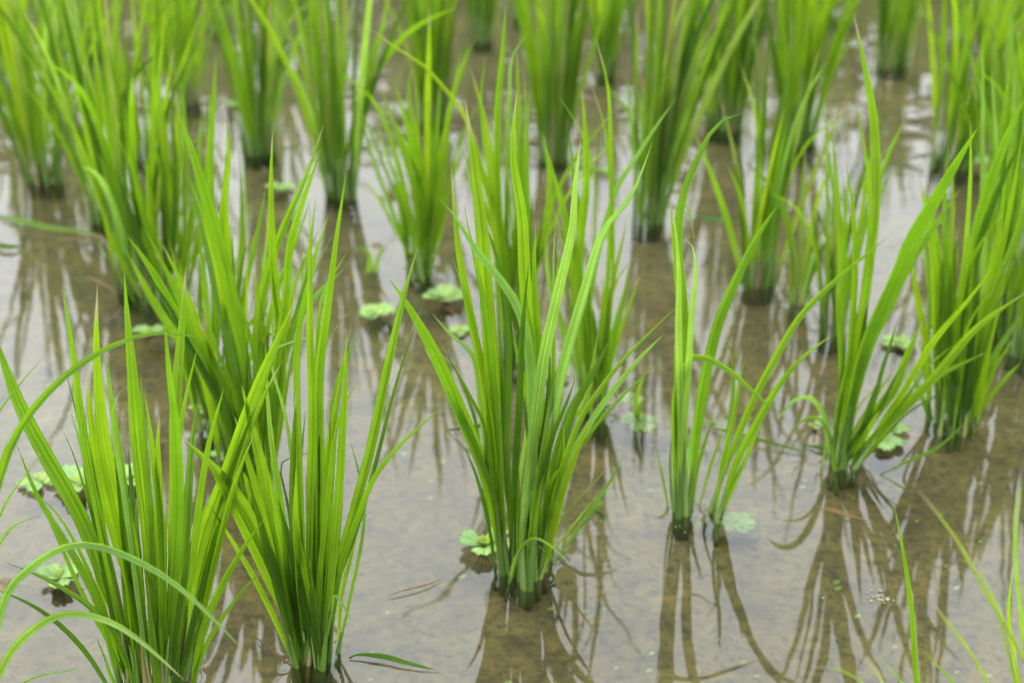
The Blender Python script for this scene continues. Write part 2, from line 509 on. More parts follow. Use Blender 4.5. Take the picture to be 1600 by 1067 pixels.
# blades read off the photograph: width px, tint, lean in metres away from the lens, points foot to tip
TRACED = {
'C': ((822,905),42,[
 (28,'g',None,'786,890 772,734 771,600 762,487 753,356 744,281 727,156'),
 (18,'g',None,'790,893 777,799 759,600 740,506 721,412 714,356 704,255'),
 (10,'g',None,'785,885 759,619 744,525 725,457 708,405'),
 (20,'p',None,'824,915 833,799 830,600 822,525 807,476 777,431 740,386 710,337 687,311'),
 (24,'g',None,'835,891 828,756 837,562 826,495 819,431 815,337 800,244 808,142'),
 (18,'g',None,'837,891 841,756 843,619 841,544 834,450 837,352'),
 (22,'p',None,'816,911 816,820 845,581 854,532 875,442 894,356 897,300 908,217'),
 (24,'p',None,'835,906 835,799 867,619 890,525 916,442 942,356 984,311 1019,225'),
 (27,'g',None,'785,885 764,756 740,690 710,619 676,544 642,484 609,437'),
 (12,'p',None,'784,891 772,799 749,619 740,555 710,529 675,490'),
 (14,'d',None,'803,885 790,756 792,619 794,544 789,487 776,401 759,352'),
 (20,'g',None,'828,906 824,820 837,675 822,607 807,544 800,499'),
 (24,'d',None,'837,893 848,816 875,690 894,637 924,585 953,529'),
 (12,'y',None,'841,898 854,781 876,669 912,637 927,562 935,517'),
 (14,'p',None,'846,885 867,768 905,686 950,619 999,559 1038,522'),
 (12,'g',None,'841,898 859,799 897,675 924,626 969,566 1025,510 1068,469'),
 (14,'y',None,'841,902 854,876 876,781 905,697 929,645'),
 (9,'g',None,'867,876 910,816 945,764 975,712'),
 (5,'s',None,'854,881 859,855 884,799 919,764 951,728'),
 (17,'y',None,'824,919 831,833 837,781 867,660 884,607'),
 (9,'p',-0.05,'795,906 807,868 833,838 867,857 896,887'),
 (8,'d',None,'775,893 768,842 755,781 742,734 719,687'),
 (7,'d',None,'790,885 762,756 759,671 740,630 717,585 684,546'),
 (8,'p',None,'816,885 807,781 834,611 860,562 884,540'),
 (14,'d',None,'807,902 803,756 811,637 815,525 826,412'),
 (12,'d',None,'796,893 794,756 785,600 781,510'),
 (14,'d',None,'818,906 816,816 849,675 856,600 860,540'),
 (12,'d',None,'824,911 833,816 860,690 882,637 899,592'),
 (10,'d',None,'859,885 863,781 876,712'),
 (9,'d',None,'848,885 854,824 882,675 905,615 935,555'),
 ]),
'B': ((497,1035),40,[
 (20,'g',None,'494,1031 500,872 497,647 499,572 511,478 525,375 541,269'),
 (16,'g',None,'484,1031 484,819 489,659 485,525 485,384 484,314'),
 (18,'g',None,'497,1031 505,925 516,766 526,606 558,527'),
 (16,'g',None,'510,1031 526,819 537,659 542,513'),
 (9,'p',None,'478,1031 478,914 463,766 448,654 431,596 423,553 452,535 516,521'),
 (24,'g',None,'478,1031 441,925 399,829 356,755 285,683'),
 (20,'g',None,'473,1031 425,914 378,819 319,713'),
 (26,'g',None,'471,1031 452,914 425,798 396,681 378,601'),
 (18,'g',None,'505,1031 529,883 548,819 581,697 609,562 627,480 652,390'),
 (12,'g',-0.05,'516,1031 526,920 540,861 563,798 585,744 633,686 695,633'),
 (8,'g',None,'529,1010 553,904 569,813 563,750 545,681'),
 (8,'y',None,'524,1015 532,936 548,872 561,819'),
 (10,'p',-0.05,'510,1031 515,957 522,927 537,946 554,981'),
 (14,'g',None,'478,1031 473,872 463,659 464,525 478,455 497,384 513,337'),
 (12,'g',None,'489,1031 489,819 494,606 499,478 520,431 548,384'),
 (14,'y',None,'478,1031 468,925 460,798 463,728'),
 (14,'g',None,'473,1031 452,899 436,766 420,659'),
 (16,'d',None,'492,1031 494,819 500,675'),
 (12,'d',None,'486,1031 484,872 478,734'),
 (14,'d',None,'476,1031 463,925 457,766 463,606'),
 (12,'d',None,'505,1031 510,925 516,798'),
 (10,'d',None,'516,1031 524,872 537,755'),
 (12,'d',None,'473,1031 457,941 436,840'),
 (14,'g',None,'494,1031 497,925 500,713 494,564'),
 (12,'p',None,'478,1031 463,925 433,755 419,638 415,532'),
 (10,'g',None,'473,1031 460,968 441,904'),
 ]),
'A': ((235,1092),62,[
 (18,'g',None,'212,1094 162,838 131,681 116,562 97,442'),
 (30,'g',None,'231,1094 206,900 181,788 159,681 150,556 152,445'),
 (28,'g',None,'244,1094 231,838 216,712 203,556 194,425'),
 (30,'g',None,'219,1094 169,912 125,800 75,712 31,631 -9,519'),
 (24,'g',None,'262,1094 275,806 275,650 284,512 291,416'),
 (20,'g',None,'256,1094 275,869 278,712 266,606 256,488'),
 (12,'g',None,'269,900 275,750 284,650 309,541'),
 (20,'y',None,'250,1094 253,900 247,712 250,650'),
 (14,'g',None,'241,1094 234,806 225,681 220,584'),
 (18,'g',None,'269,1094 288,900 294,806 300,694 312,619'),
 (14,'g',None,'275,1025 300,869 312,775 325,694 350,606'),
 (10,'d',None,'188,1094 144,1031 94,975 38,938 -12,919'),
 (10,'g',None,'219,1094 188,1006 144,950 75,906 9,878'),
 (8,'g',None,'206,1094 181,1025 131,931 100,862 75,806 44,762'),
 (8,'g',None,'212,1094 162,950 125,862 88,800 51,770'),
 (8,'g',None,'188,1094 166,1031 150,994'),
 (16,'g',None,'294,1094 312,1000 338,931 375,862 416,806'),
 (25,'g',None,'269,1062 312,850 350,750 400,606 466,462'),
 (22,'g',None,'281,1056 319,912 350,800 388,675 438,569'),
 (10,'p',None,'219,962 194,775 178,681 175,638 194,603'),
 (10,'p',None,'200,1025 156,838 138,750 122,681 106,631'),
 (18,'d',None,'231,1094 212,838 200,700'),
 (18,'d',None,'256,1094 269,900 275,788'),
 (16,'d',None,'241,1094 241,900 238,775'),
 (14,'d',None,'225,1094 206,931 188,800'),
 (14,'d',None,'262,1094 281,962 300,831'),
 (12,'d',None,'219,1094 188,962 162,875'),
 (14,'g',None,'256,1094 250,838 238,712 225,606'),
 (12,'d',None,'275,1094 306,962 325,862'),
 (22,'g',None,'225,1094 194,800 178,662 166,550'),
 ]),
'L': ((935,648),30,[
 (16,'g',None,'909,562 905,450 909,356 916,300 916,225 909,141'),
 (10,'g',None,'935,600 946,487 954,375 956,300 954,210 950,131 929,56'),
 (11,'p',None,'924,619 920,510 931,412 961,300 987,259 1017,210 1058,152'),
 (5,'g',None,'927,562 924,450 931,337 927,262 905,199 869,146'),
 (9,'g',None,'935,619 939,562 950,487 965,435 987,407'),
 (12,'g',None,'924,600 912,487 897,394 882,337 867,281 847,210'),
 (10,'y',None,'942,562 957,450 969,394 980,341'),
 (13,'g',None,'941,622 957,525 976,457 984,412'),
 (12,'g',None,'924,630 912,562 897,450 890,345'),
 (14,'d',None,'927,630 920,525 920,431'),
 (12,'g',None,'920,622 905,510 890,412 875,315'),
 (10,'g',None,'931,622 942,510 942,424'),
 (12,'d',None,'935,626 946,525 954,450'),
 (10,'g',None,'920,634 909,585 894,510'),
 (12,'g',None,'909,487 905,337 897,285 890,202'),
 (10,'p',None,'916,630 897,562 860,450 852,375 869,345'),
 ]),
'X': ((800,560),32,[
 (13,'g',None,'779,300 777,187 785,94 791,0'),
 (14,'y',None,'785,394 779,356 770,262 755,176 734,105'),
 (9,'y',0.02,'770,337 747,255 729,184 695,139 661,101 624,79 573,41'),
 (9,'p',None,'789,375 792,262 796,150 800,86 832,47'),
 (16,'g',None,'811,375 819,337 822,225 819,112'),
 (12,'g',None,'822,375 822,300 819,225 830,135'),
 (13,'g',None,'792,394 777,337 755,270 740,202'),
 (10,'g',None,'792,337 792,225 792,131'),
 (10,'g',None,'830,412 856,337 886,270 920,221 963,169'),
 (14,'g',None,'830,431 852,375 860,285 849,210'),
 (10,'g',None,'785,412 762,337 740,262 725,165'),
 (12,'g',None,'807,412 811,300 811,187 807,75'),
 (8,'g',None,'785,375 762,262 751,157 759,86'),
 ]),
'D': ((1062,798),14,[
 (16,'p',None,'1062,801 1064,662 1060,512 1062,437 1056,362 1049,322'),
 (6,'y',None,'1062,700 1060,512 1056,437 1049,340 1052,319 1066,315 1077,325 1087,392'),
 (21,'g',0.02,'1066,797 1069,625 1071,475 1060,385 1067,310 1086,261 1109,212 1124,190 1161,177'),
 (16,'p',None,'1066,801 1067,700 1075,587 1082,475 1087,437 1083,385 1069,371'),
 (24,'g',0.02,'1079,797 1088,681 1097,610 1112,542 1124,497 1157,422 1187,362 1219,316'),
 (16,'g',-0.05,'1056,797 1054,700 1056,610 1075,565 1097,556 1142,580 1187,621 1225,649'),
 (6,'g',None,'1045,790 1034,737 1022,691'),
 (9,'g',None,'1081,794 1088,737 1101,692 1116,646'),
 (6,'p',None,'1071,790 1077,700 1088,659 1112,659 1152,653'),
 (12,'d',None,'1066,797 1066,512 1066,419 1066,359'),
 (9,'g',None,'1060,797 1058,700 1056,610 1054,531'),
 (6,'d',None,'1052,797 1047,730 1049,681'),
 ]),
'D2': ((1117,812),10,[
 (16,'g',0.04,'1112,805 1131,737 1157,670 1180,617 1210,561 1246,499 1281,460 1337,411 1392,366'),
 (18,'g',None,'1120,805 1150,719 1180,662 1206,617 1244,565 1304,521'),
 (9,'g',None,'1116,805 1131,719 1142,644 1146,569 1132,522'),
 (9,'y',None,'1114,805 1124,737 1146,655 1157,587 1165,557'),
 (10,'y',None,'1129,805 1150,749 1172,700 1191,659'),
 (6,'g',None,'1092,786 1112,722 1135,662'),
 ]),
'E': ((1320,728),26,[
 (20,'g',None,'1311,730 1326,625 1337,550 1352,475 1360,400 1369,325 1369,231 1362,156 1345,70 1334,22'),
 (30,'g',None,'1315,730 1326,644 1349,550 1379,475 1409,411 1424,370 1472,287 1529,199'),
 (12,'g',None,'1300,726 1307,644 1326,569 1334,475 1336,437 1334,332 1321,254'),
 (14,'y',None,'1337,719 1375,662 1412,610 1450,542 1506,475 1555,415'),
 (16,'g',-0.04,'1334,730 1375,677 1412,640 1469,580 1525,512 1604,456'),
 (12,'g',None,'1337,730 1356,700 1394,655 1439,606 1487,576 1542,550'),
 (20,'g',None,'1315,730 1360,655 1397,610 1420,550 1442,501'),
 (12,'p',-0.03,'1296,722 1292,662 1277,629 1259,619 1236,629 1212,659'),
 (12,'y',None,'1311,719 1315,569 1311,475 1315,400 1307,287 1300,205'),
 (8,'y',None,'1315,730 1337,670 1375,610 1397,576'),
 (16,'g',None,'1307,730 1319,644 1341,531 1356,437 1360,400 1356,310'),
 (4,'s',None,'1345,700 1394,614 1431,576 1472,541'),
 (4,'s',None,'1311,722 1337,640 1375,602 1420,576'),
 (10,'g',None,'1341,728 1371,692 1397,662'),
 (9,'y',None,'1319,730 1349,685 1375,640'),
 (9,'d',None,'1304,730 1311,681 1330,610'),
 (8,'g',None,'1304,730 1300,700 1296,662'),
 (4,'s',None,'1287,732 1289,707 1291,683'),
 ]),
'F': ((1488,688),30,[
 (22,'g',None,'1495,662 1499,550 1514,437 1532,340 1562,242 1604,145'),
 (12,'g',None,'1502,662 1525,512 1551,419 1566,325 1576,231'),
 (9,'g',None,'1484,670 1491,550 1506,419 1516,287 1516,190'),
 (12,'g',None,'1476,670 1476,550 1480,437 1476,325 1484,209'),
 (14,'g',None,'1465,662 1461,531 1461,437 1450,344 1437,280'),
 (14,'y',None,'1457,662 1450,550 1431,456 1426,389'),
 (18,'g',None,'1514,662 1525,569 1547,475 1577,400 1604,310'),
 (12,'g',None,'1519,662 1536,606 1562,542 1604,482'),
 (8,'g',None,'1521,647 1555,610 1596,565'),
 (16,'g',None,'1514,659 1544,512 1576,411'),
 (10,'g',None,'1487,662 1487,512 1525,392 1570,332'),
 (8,'g',None,'1457,662 1442,625 1420,569'),
 (14,'d',None,'1484,662 1487,475 1495,362'),
 (14,'d',None,'1502,662 1517,494 1532,385'),
 (12,'d',None,'1474,662 1471,512 1472,385'),
 (16,'g',None,'1484,662 1476,512 1469,419 1454,310'),
 (6,'g',None,'1461,655 1439,542 1465,497 1499,441'),
 (10,'p',None,'1472,662 1461,512 1442,370 1450,362 1491,332'),
 (12,'g',None,'1532,512 1562,400 1585,287 1600,194'),
 (14,'y',None,'1482,644 1484,475 1487,362 1491,250'),
 (10,'p',None,'1491,655 1499,512 1521,400 1527,321'),
 ]),
'H': ((398,783),34,[
 (24,'g',None,'394,647 380,548 351,412 314,281 279,173'),
 (20,'g',None,'391,665 370,572 347,478 323,375 291,255'),
 (25,'g',None,'366,665 328,581 281,501 244,431 197,366'),
 (16,'g',None,'436,572 431,478 422,337 426,204'),
 (20,'g',None,'405,619 403,525 412,450 441,361 478,277 506,195'),
 (16,'g',None,'431,572 448,455 452,384 473,314 501,234'),
 (14,'g',None,'361,619 323,539 291,455 253,380'),
 (12,'y',None,'417,595 405,501 398,408'),
 (10,'g',None,'412,595 410,478 408,380'),
 (12,'g',None,'408,619 394,539 373,464'),
 (14,'p',None,'441,572 469,478 483,394 494,307'),
 (10,'g',None,'422,619 450,525 492,394 513,337'),
 (12,'d',None,'400,775 388,588 375,462'),
 (10,'y',None,'397,800 391,775 381,738'),
 (10,'g',None,'391,800 375,738 356,662'),
 (16,'g',None,'412,800 425,650 438,512'),
 (12,'g',None,'406,806 406,712 400,612'),
 (12,'d',None,'417,647 426,572 431,506'),
 ]),
'I': ((335,668),30,[
 (20,'g',None,'361,525 356,408 347,337 356,244 351,178'),
 (7,'g',None,'366,525 375,384 377,314 373,234'),
 (8,'g',None,'361,548 375,431 384,347 382,244'),
 (12,'g',None,'356,619 370,525 384,441 403,361 415,295'),
 (18,'g',None,'323,619 291,548 239,469 197,391'),
 (14,'g',None,'337,478 330,337 330,244 328,141'),
 (10,'d',None,'356,548 375,431 387,361'),
 (10,'g',None,'347,619 361,548 398,497 445,487'),
 (9,'g',None,'342,619 337,506 328,412'),
 (12,'g',None,'333,619 323,478 309,347'),
 (10,'d',None,'330,619 314,501 312,403'),
 (12,'g',None,'328,619 309,525 291,450'),
 (8,'g',None,'319,619 286,478 265,375'),
 (10,'g',None,'347,642 366,548 384,478'),
 ]),
'J': ((258,478),36,[
 (22,'y',None,'262,305 258,244 251,178 246,131'),
 (16,'y',None,'274,337 279,220 274,141'),
 (12,'y',None,'286,384 291,291 286,150 279,122'),
 (12,'g',None,'314,361 326,267 333,173 337,84'),
 (9,'g',None,'267,412 260,328 246,244 223,185'),
 (8,'p',None,'251,450 248,394 267,351 300,328'),
 (12,'g',None,'244,408 220,314 197,216'),
 (13,'g',None,'253,441 239,337 227,244'),
 (12,'g',None,'277,469 295,384 300,305'),
 (10,'g',None,'295,384 309,267 314,178'),
 (10,'y',None,'234,375 206,258 178,173'),
 (9,'g',None,'225,469 187,394 155,323'),
 (12,'g',None,'244,431 211,291 192,150'),
 (10,'g',None,'262,469 267,384 262,305'),
 ]),
'K': ((662,428),34,[
 (10,'g',None,'646,356 624,262 601,187 575,146 526,109'),
 (6,'g',None,'650,394 624,319 586,225 549,139'),
 (7,'g',None,'639,337 612,262 581,176'),
 (14,'g',None,'650,300 620,206 596,139'),
 (14,'g',None,'661,319 639,206 616,127'),
 (14,'g',None,'669,375 657,262 637,150 644,103'),
 (12,'g',None,'676,375 684,300 699,187 721,105 744,58'),
 (9,'g',None,'676,375 687,262 706,169 721,71'),
 (7,'g',None,'627,375 597,319 569,277'),
 (12,'y',None,'665,337 667,187 671,15'),
 (12,'g',None,'672,337 680,225 687,124'),
 (6,'p',None,'650,394 639,337 669,330 699,330'),
 (9,'g',None,'687,356 706,281 725,225'),
 (8,'g',None,'669,394 672,300 676,187'),
 (8,'g',None,'635,382 590,270 556,157'),
 (8,'g',None,'680,375 695,281 704,187'),
 ]),
'AL': ((-45,1130),40,[
 (13,'g',None,'-50,1000 -31,869 0,750 31,669 100,588 188,534 262,519 341,536'),
 (17,'p',-0.16,'-25,1131 0,950 38,894 100,853 162,853 250,894 325,956 381,1016'),
 (15,'p',-0.12,'-31,1150 0,1047 38,994 94,959 162,966 219,1000 288,1062'),
 (8,'g',-0.03,'-56,988 -38,712 0,641 31,600 72,553'),
 (11,'g',None,'-44,1000 -25,838 0,725 20,666'),
 (6,'g',None,'-56,962 -31,575 0,517 18,506'),
 (8,'g',None,'-38,931 0,800 38,744 72,700'),
 (9,'p',-0.04,'-31,931 0,847 25,819 62,806'),
 (6,'p',-0.08,'-12,1094 31,1067 81,1050 138,1046'),
 ]),
'TR': ((1590,1230),60,[
 (11,'g',None,'1450,1200 1433,1067 1424,943 1411,859 1396,783'),
 (7,'s',-0.16,'1640,1160 1600,1028 1549,943 1509,866 1475,815 1426,754'),
 (6,'s',-0.16,'1600,1180 1585,1060 1560,960 1530,880 1508,845'),
 (5,'s',-0.18,'1580,1160 1532,1044 1482,974 1447,928'),
 (5,'s',-0.18,'1420,1150 1381,1067 1364,1041 1330,1016'),
 (5,'s',-0.18,'1400,1120 1347,1065 1303,1043 1266,1043'),
 (7,'g',-0.2,'1620,1180 1597,977 1586,842 1597,741'),
 (5,'g',None,'1540,1190 1500,1080 1470,1045 1440,1012'),
 (8,'g',-0.08,'1600,1190 1590,1060 1575,960 1585,880'),
 (6,'g',-0.12,'1500,1180 1440,1100 1370,1020'),
 (5,'s',-0.1,'1610,1150 1575,985 1530,893 1486,868'),
 ]),
}

# ------------------------------------------------------------------ mud, water
RG = random.Random(7)


def axis(lo, hi, dense_lo, dense_hi, step, growth=1.25):
    a = list(np.arange(dense_lo, dense_hi, step))
    s, x = step, dense_lo
    while x > lo:
        s *= growth
        x -= s
        a.insert(0, x)
    s, x = step, a[-1]
    while x < hi:
        s *= growth
        x += s
        a.append(x)
    return a


def mud_z(x, y):
    z = -0.021 + 0.011 * noise.noise(Vector((x * 3.1, y * 3.1, 1.0))) + 0.005 * noise.noise(Vector((x * 13, y * 13, 4.0)))
    z += 0.0022 * noise.noise(Vector((x * 45, y * 45, 9.0)))
    for (bx, by, hh, rr) in BANKS:
        d2 = ((x - bx) ** 2 + (y - by) ** 2) / (rr * rr)
        if d2 < 6:
            z += hh * math.exp(-d2) * (0.8 + 0.5 * noise.noise(Vector((x * 30, y * 30, 2.0))))
    return z


BANKS = []
for (px, py, hh, rr) in ((600, 385, 0.021, 0.05), (540, 392, 0.014, 0.05), (15, 905, 0.022, 0.035), (95, 372, 0.018, 0.06), (480, 270, 0.02, 0.08),
                         (1320, 340, 0.012, 0.10), (1385, 545, 0.014, 0.025)):
    p = on_water(px, py)
    BANKS.append((p.x, p.y, hh, rr))
xs = axis(-60, 60, -1.1, 1.1, 0.009)
ys = axis(-30, 90, 0.45, 2.6, 0.009)
V = [(x, y, mud_z(x, y) if abs(x) < 4 and y < 8 else -0.022) for y in ys for x in xs]
nx = len(xs)
Fc = [(j * nx + i, j * nx + i + 1, (j + 1) * nx + i + 1, (j + 1) * nx + i) for j in range(len(ys) - 1) for i in range(nx - 1)]
mud = mesh_obj('mud', V, Fc, None, M['mud'])
tag(mud, 'brown muddy bed of the flooded rice paddy under shallow water', None, None, 'structure')

COMPANIONS = {'D': 0.25, 'D2': 0.3, 'C': 0.55, 'B': 0.7, 'H': 0.9, 'I': 0.95, 'J': 0.9, 'K': 0.9, 'F': 0.9, 'X': 0.5, 'L': 0.8}
STEMS = []           # where sheaths pierce the surface: (x, y, radius); the water climbs a little there


# ------------------------------------------------------------------ rice plants from traced blades
def build_clump(key, label, base_px, spread, leaves, seed, extra=0, name='rice_plant'):
    rng = random.Random(seed)
    base = on_water(*base_px)
    root = thing(name, base, label, 'rice plant', 'rice plants in the flooded paddy')
    mpp = px_size(base)
    lo = base_px[1] < 460
    more = []
    for (w, c, lean, pts) in leaves:                         # narrower younger blades rise beside the broad ones
        if w >= 9 and c != 's' and key not in ('TR', 'AL') and rng.random() < COMPANIONS.get(key, 0.7):
            Q = [tuple(map(float, q.split(','))) for q in pts.split()]
            cut = rng.uniform(.62, .95)
            fx, fy = Q[0]
            dx = rng.choice((-1, 1)) * rng.uniform(.15, .7) * spread
            dx0 = rng.uniform(-.4, .4) * spread
            R_ = []
            for i, (x, y) in enumerate(Q):
                q = i / (len(Q) - 1)
                R_.append(f'{fx + (x - fx) * cut + dx0 + (dx) * q ** 1.4:.0f},{fy + (y - fy) * cut:.0f}')
            more.append((max(5, w * rng.uniform(.4, .68)), rng.choice((c, 'g', 'd', 'g')), None, ' '.join(R_)))
    leaves = list(leaves) + more
    for (w, c, lean, pts) in leaves:
        P = [tuple(map(float, q.split(','))) for q in pts.split()]
        # the foot of the blade
        if P[0][1] < base_px[1] - 45:
            t_ = (P[0][0] - base_px[0])
            fx = base_px[0] + max(-spread, min(spread, t_ * 0.35)) + rng.uniform(-.3, .3) * spread
            fy = base_px[1] + rng.uniform(-.35, .35) * spread
            mid = (fx * 0.6 + P[0][0] * 0.4, fy * 0.6 + P[0][1] * 0.4)
            P = [(fx, fy), mid] + P if P[0][1] < base_px[1] - 110 else [(fx, fy)] + P
        foot = on_water(P[0][0], min(P[0][1], base_px[1] + spread * .6))
        if lean is None:
            lean = rng.gauss(0.0, 0.035)
        Ls = [0.0]
        for i in range(1, len(P)):
            Ls.append(Ls[-1] + math.dist(P[i], P[i - 1]))
        foot = foot + Vector((rng.gauss(0, .0015), rng.gauss(0, .005), 0))
        path = [foot]
        for i in range(1, len(P)):
            s = Ls[i] / Ls[-1]
            Y = foot.y + lean * s ** 1.5 + 0.0
            q = at_depth(P[i][0], P[i][1], Y)
            if q.z < 0.004:
                q = on_water(P[i][0], P[i][1], 0.004)
            path.append(q)
        path = [p - base for p in path]
        q0 = path[0].copy()
        q0.z = -0.022
        d0 = (path[1] - path[0])
        q0 -= Vector((d0.x, d0.y, 0)) * min(0.5, 0.02 / max(d0.z, 0.02))
        path = [q0] + path
        yaw = rng.uniform(-0.75, 0.75)
        wid = (0.72 if key[0] == 'D' else 0.82) * w * px_size(base + path[len(path) // 2]) / max(math.cos(yaw), 0.7)
        world_path = [p + base for p in path]
        has_stem = w >= 8 and c != 's'
        V, Fc, U, SP = blade(world_path, wid, rng, yaw=yaw, start=0.14 if has_stem else 0.0, sheath=0.42, peak=rng.uniform(.42, .58),
                             tipness=rng.uniform(2.0, 3.0), twist=0.7 if w < 12 else 0.35, fold=rng.uniform(.16, .42), lo=lo)
        V = [v - base for v in V]
        o = mesh_obj('leaf', V, Fc, U, M[c], root)
        if has_stem:
            n = len(SP)
            k = max(3, int(n * (0.30 if not lo else 0.3)))
            r0 = min(0.0050, 0.0021 + wid * 0.14) * rng.uniform(.85, 1.1)
            seg = [SP[i] - base for i in range(k)]
            rad = [r0 * (1.0 - 0.9 * (i / (k - 1)) ** 2) for i in range(k)]
            V, Fc, U = tube(seg, rad, 6 if lo else 8)
            mesh_obj('stem', V, Fc, U, M[rng.choice(('stem', 'stem', 'stem', 'stem', 'stem', 'stem_pale', 'stem_pale', 'stem_dry'))], root)
            STEMS.append((foot.x, foot.y, r0))
    for _ in range(extra):                                   # young inner tillers
        grown_leaf(root, rng, mpp * spread * 0.8, rng.uniform(.10, .20), rng.uniform(.02, .14), rng.uniform(.004, .008), lo, rng.choice('gddgd'), 0.14, droop=0)
    return root


def grown_leaf(root, rng, r, h, lean, w, lo, c, start=0.12, az=None, droop=None, yaw=None, stem=True):
    az = rng.uniform(0, 2 * math.pi) if az is None else az
    rr = r * math.sqrt(rng.random())
    ba = az + rng.gauss(0, .8)
    b = Vector((math.cos(ba) * rr, math.sin(ba) * rr * 0.8, -0.022))
    out = Vector((math.cos(az), math.sin(az), 0))
    droop = rng.choice((0, 0, 0, 0, 0.06, 0.1, 0.15, 0.3)) if droop is None else droop
    path = []
    for i in range(7):
        s = i / 6
        x = h * (lean * s + 0.5 * lean * s * s + droop * 0.9 * s ** 3.5)
        z = (h + 0.022) * (s - droop * 0.55 * s ** 4)
        path.append(b + out * x + Vector((0, 0, z)))
    base = root.location
    V, Fc, U, SP = blade([p + base for p in path], w, rng, start=start, yaw=yaw, sheath=0.4, peak=rng.uniform(.4, .6), tipness=rng.uniform(1.8, 2.8), twist=0.7, lo=lo)
    mesh_obj('leaf', [v - base for v in V], Fc, U, M[c], root)
    if stem:
        k = max(3, int(len(SP) * 0.34))
        r0 = 0.0018 + w * 0.15
        V, Fc, U = tube([SP[i] - base for i in range(k)], [r0 * (1 - 0.9 * (i / (k - 1)) ** 2) for i in range(k)], 6)
        mesh_obj('stem', V, Fc, U, M[rng.choice(('stem', 'stem', 'stem', 'stem', 'stem', 'stem_pale', 'stem_pale', 'stem_dry'))], root)
        STEMS.append((base.x + b.x, base.y + b.y, r0))


def grown_clump(px, py, n, h, spread, r, w, label, seed, tint='g', tilt=0.0, name='rice_plant'):
    rng = random.Random(seed)
    base = on_water(px, py)
    root = thing(name, base, label, 'rice plant', 'rice plants in the flooded paddy')
    bend = rng.uniform(0, 6.28)
    hard = rng.uniform(0, .07)
    for i in range(n):
        c = rng.choice('ggggdddyps') if tint == 'g' else rng.choice('ggyydg')
        az = i * 2.399 + rng.uniform(-.4, .4)
        ln = abs(rng.gauss(0, spread * .62))
        if math.cos(az - bend) > 0:
            ln += hard
        if tilt and rng.random() < .5:
            az = 0 if tilt > 0 else math.pi
            ln += abs(tilt) * rng.random()
        grown_leaf(root, rng, r, h * rng.uniform(.5, 1.08), ln, w * rng.uniform(.5, 1.0), py < 480, c, az=az)
    return root


TR_LABELS = {
    'C': ('broad rice plant in sharp focus standing in open water at the middle of the photo', 3),
    'B': ('dense tall rice plant with a curled pale blade, second from left along the bottom', 6),
    'A': ('widest rice plant in the bottom left corner with very broad upright blades', 8),
    'L': ('slender rice plant just behind the central one, its dark foot showing to the right', 2),
    'X': ('rice plant hidden behind the top half of the central plant, yellow green tips above it', 2),
    'D': ('thin upright rice shoots right of the central plant with a folded thin top blade', 0),
    'D2': ('sparse slanting rice shoots beside a thicker shoot, blades leaning to the right', 0),
    'E': ('fan shaped rice plant with one very tall pointed blade and dry pinkish lower blades', 4),
    'F': ('thick bushy rice plant near the right edge with its reflection reaching the corner', 6),
    'H': ('tall rice plant between the two big left plants, blades fanned out and crossing', 4),
    'I': ('shaded rice plant behind the fanned left one, only its dark stems near water visible', 4),
    'J': ('blurred yellow green rice plant at upper left with a folded over broad blade', 5),
    'K': ('rice plant with thin blades arching left, standing behind the two water lettuces', 5),
    'AL': ('rice plant outside the left edge whose long blades arch over the bottom left corner', 0),
}
for i, (k, (bp_, sp_, lv)) in enumerate(TRACED.items()):
    if k == 'TR':
        root = build_clump(k, 'blurred thin grass blades with dry pinkish tips in the bottom right corner', bp_, sp_, lv, 900, 0, 'grass_tuft')
        root['category'] = 'grass'
        del root['group']
        continue
    lab, ex = TR_LABELS[k]
    build_clump(k, lab, bp_, sp_, lv, 100 + i, ex)

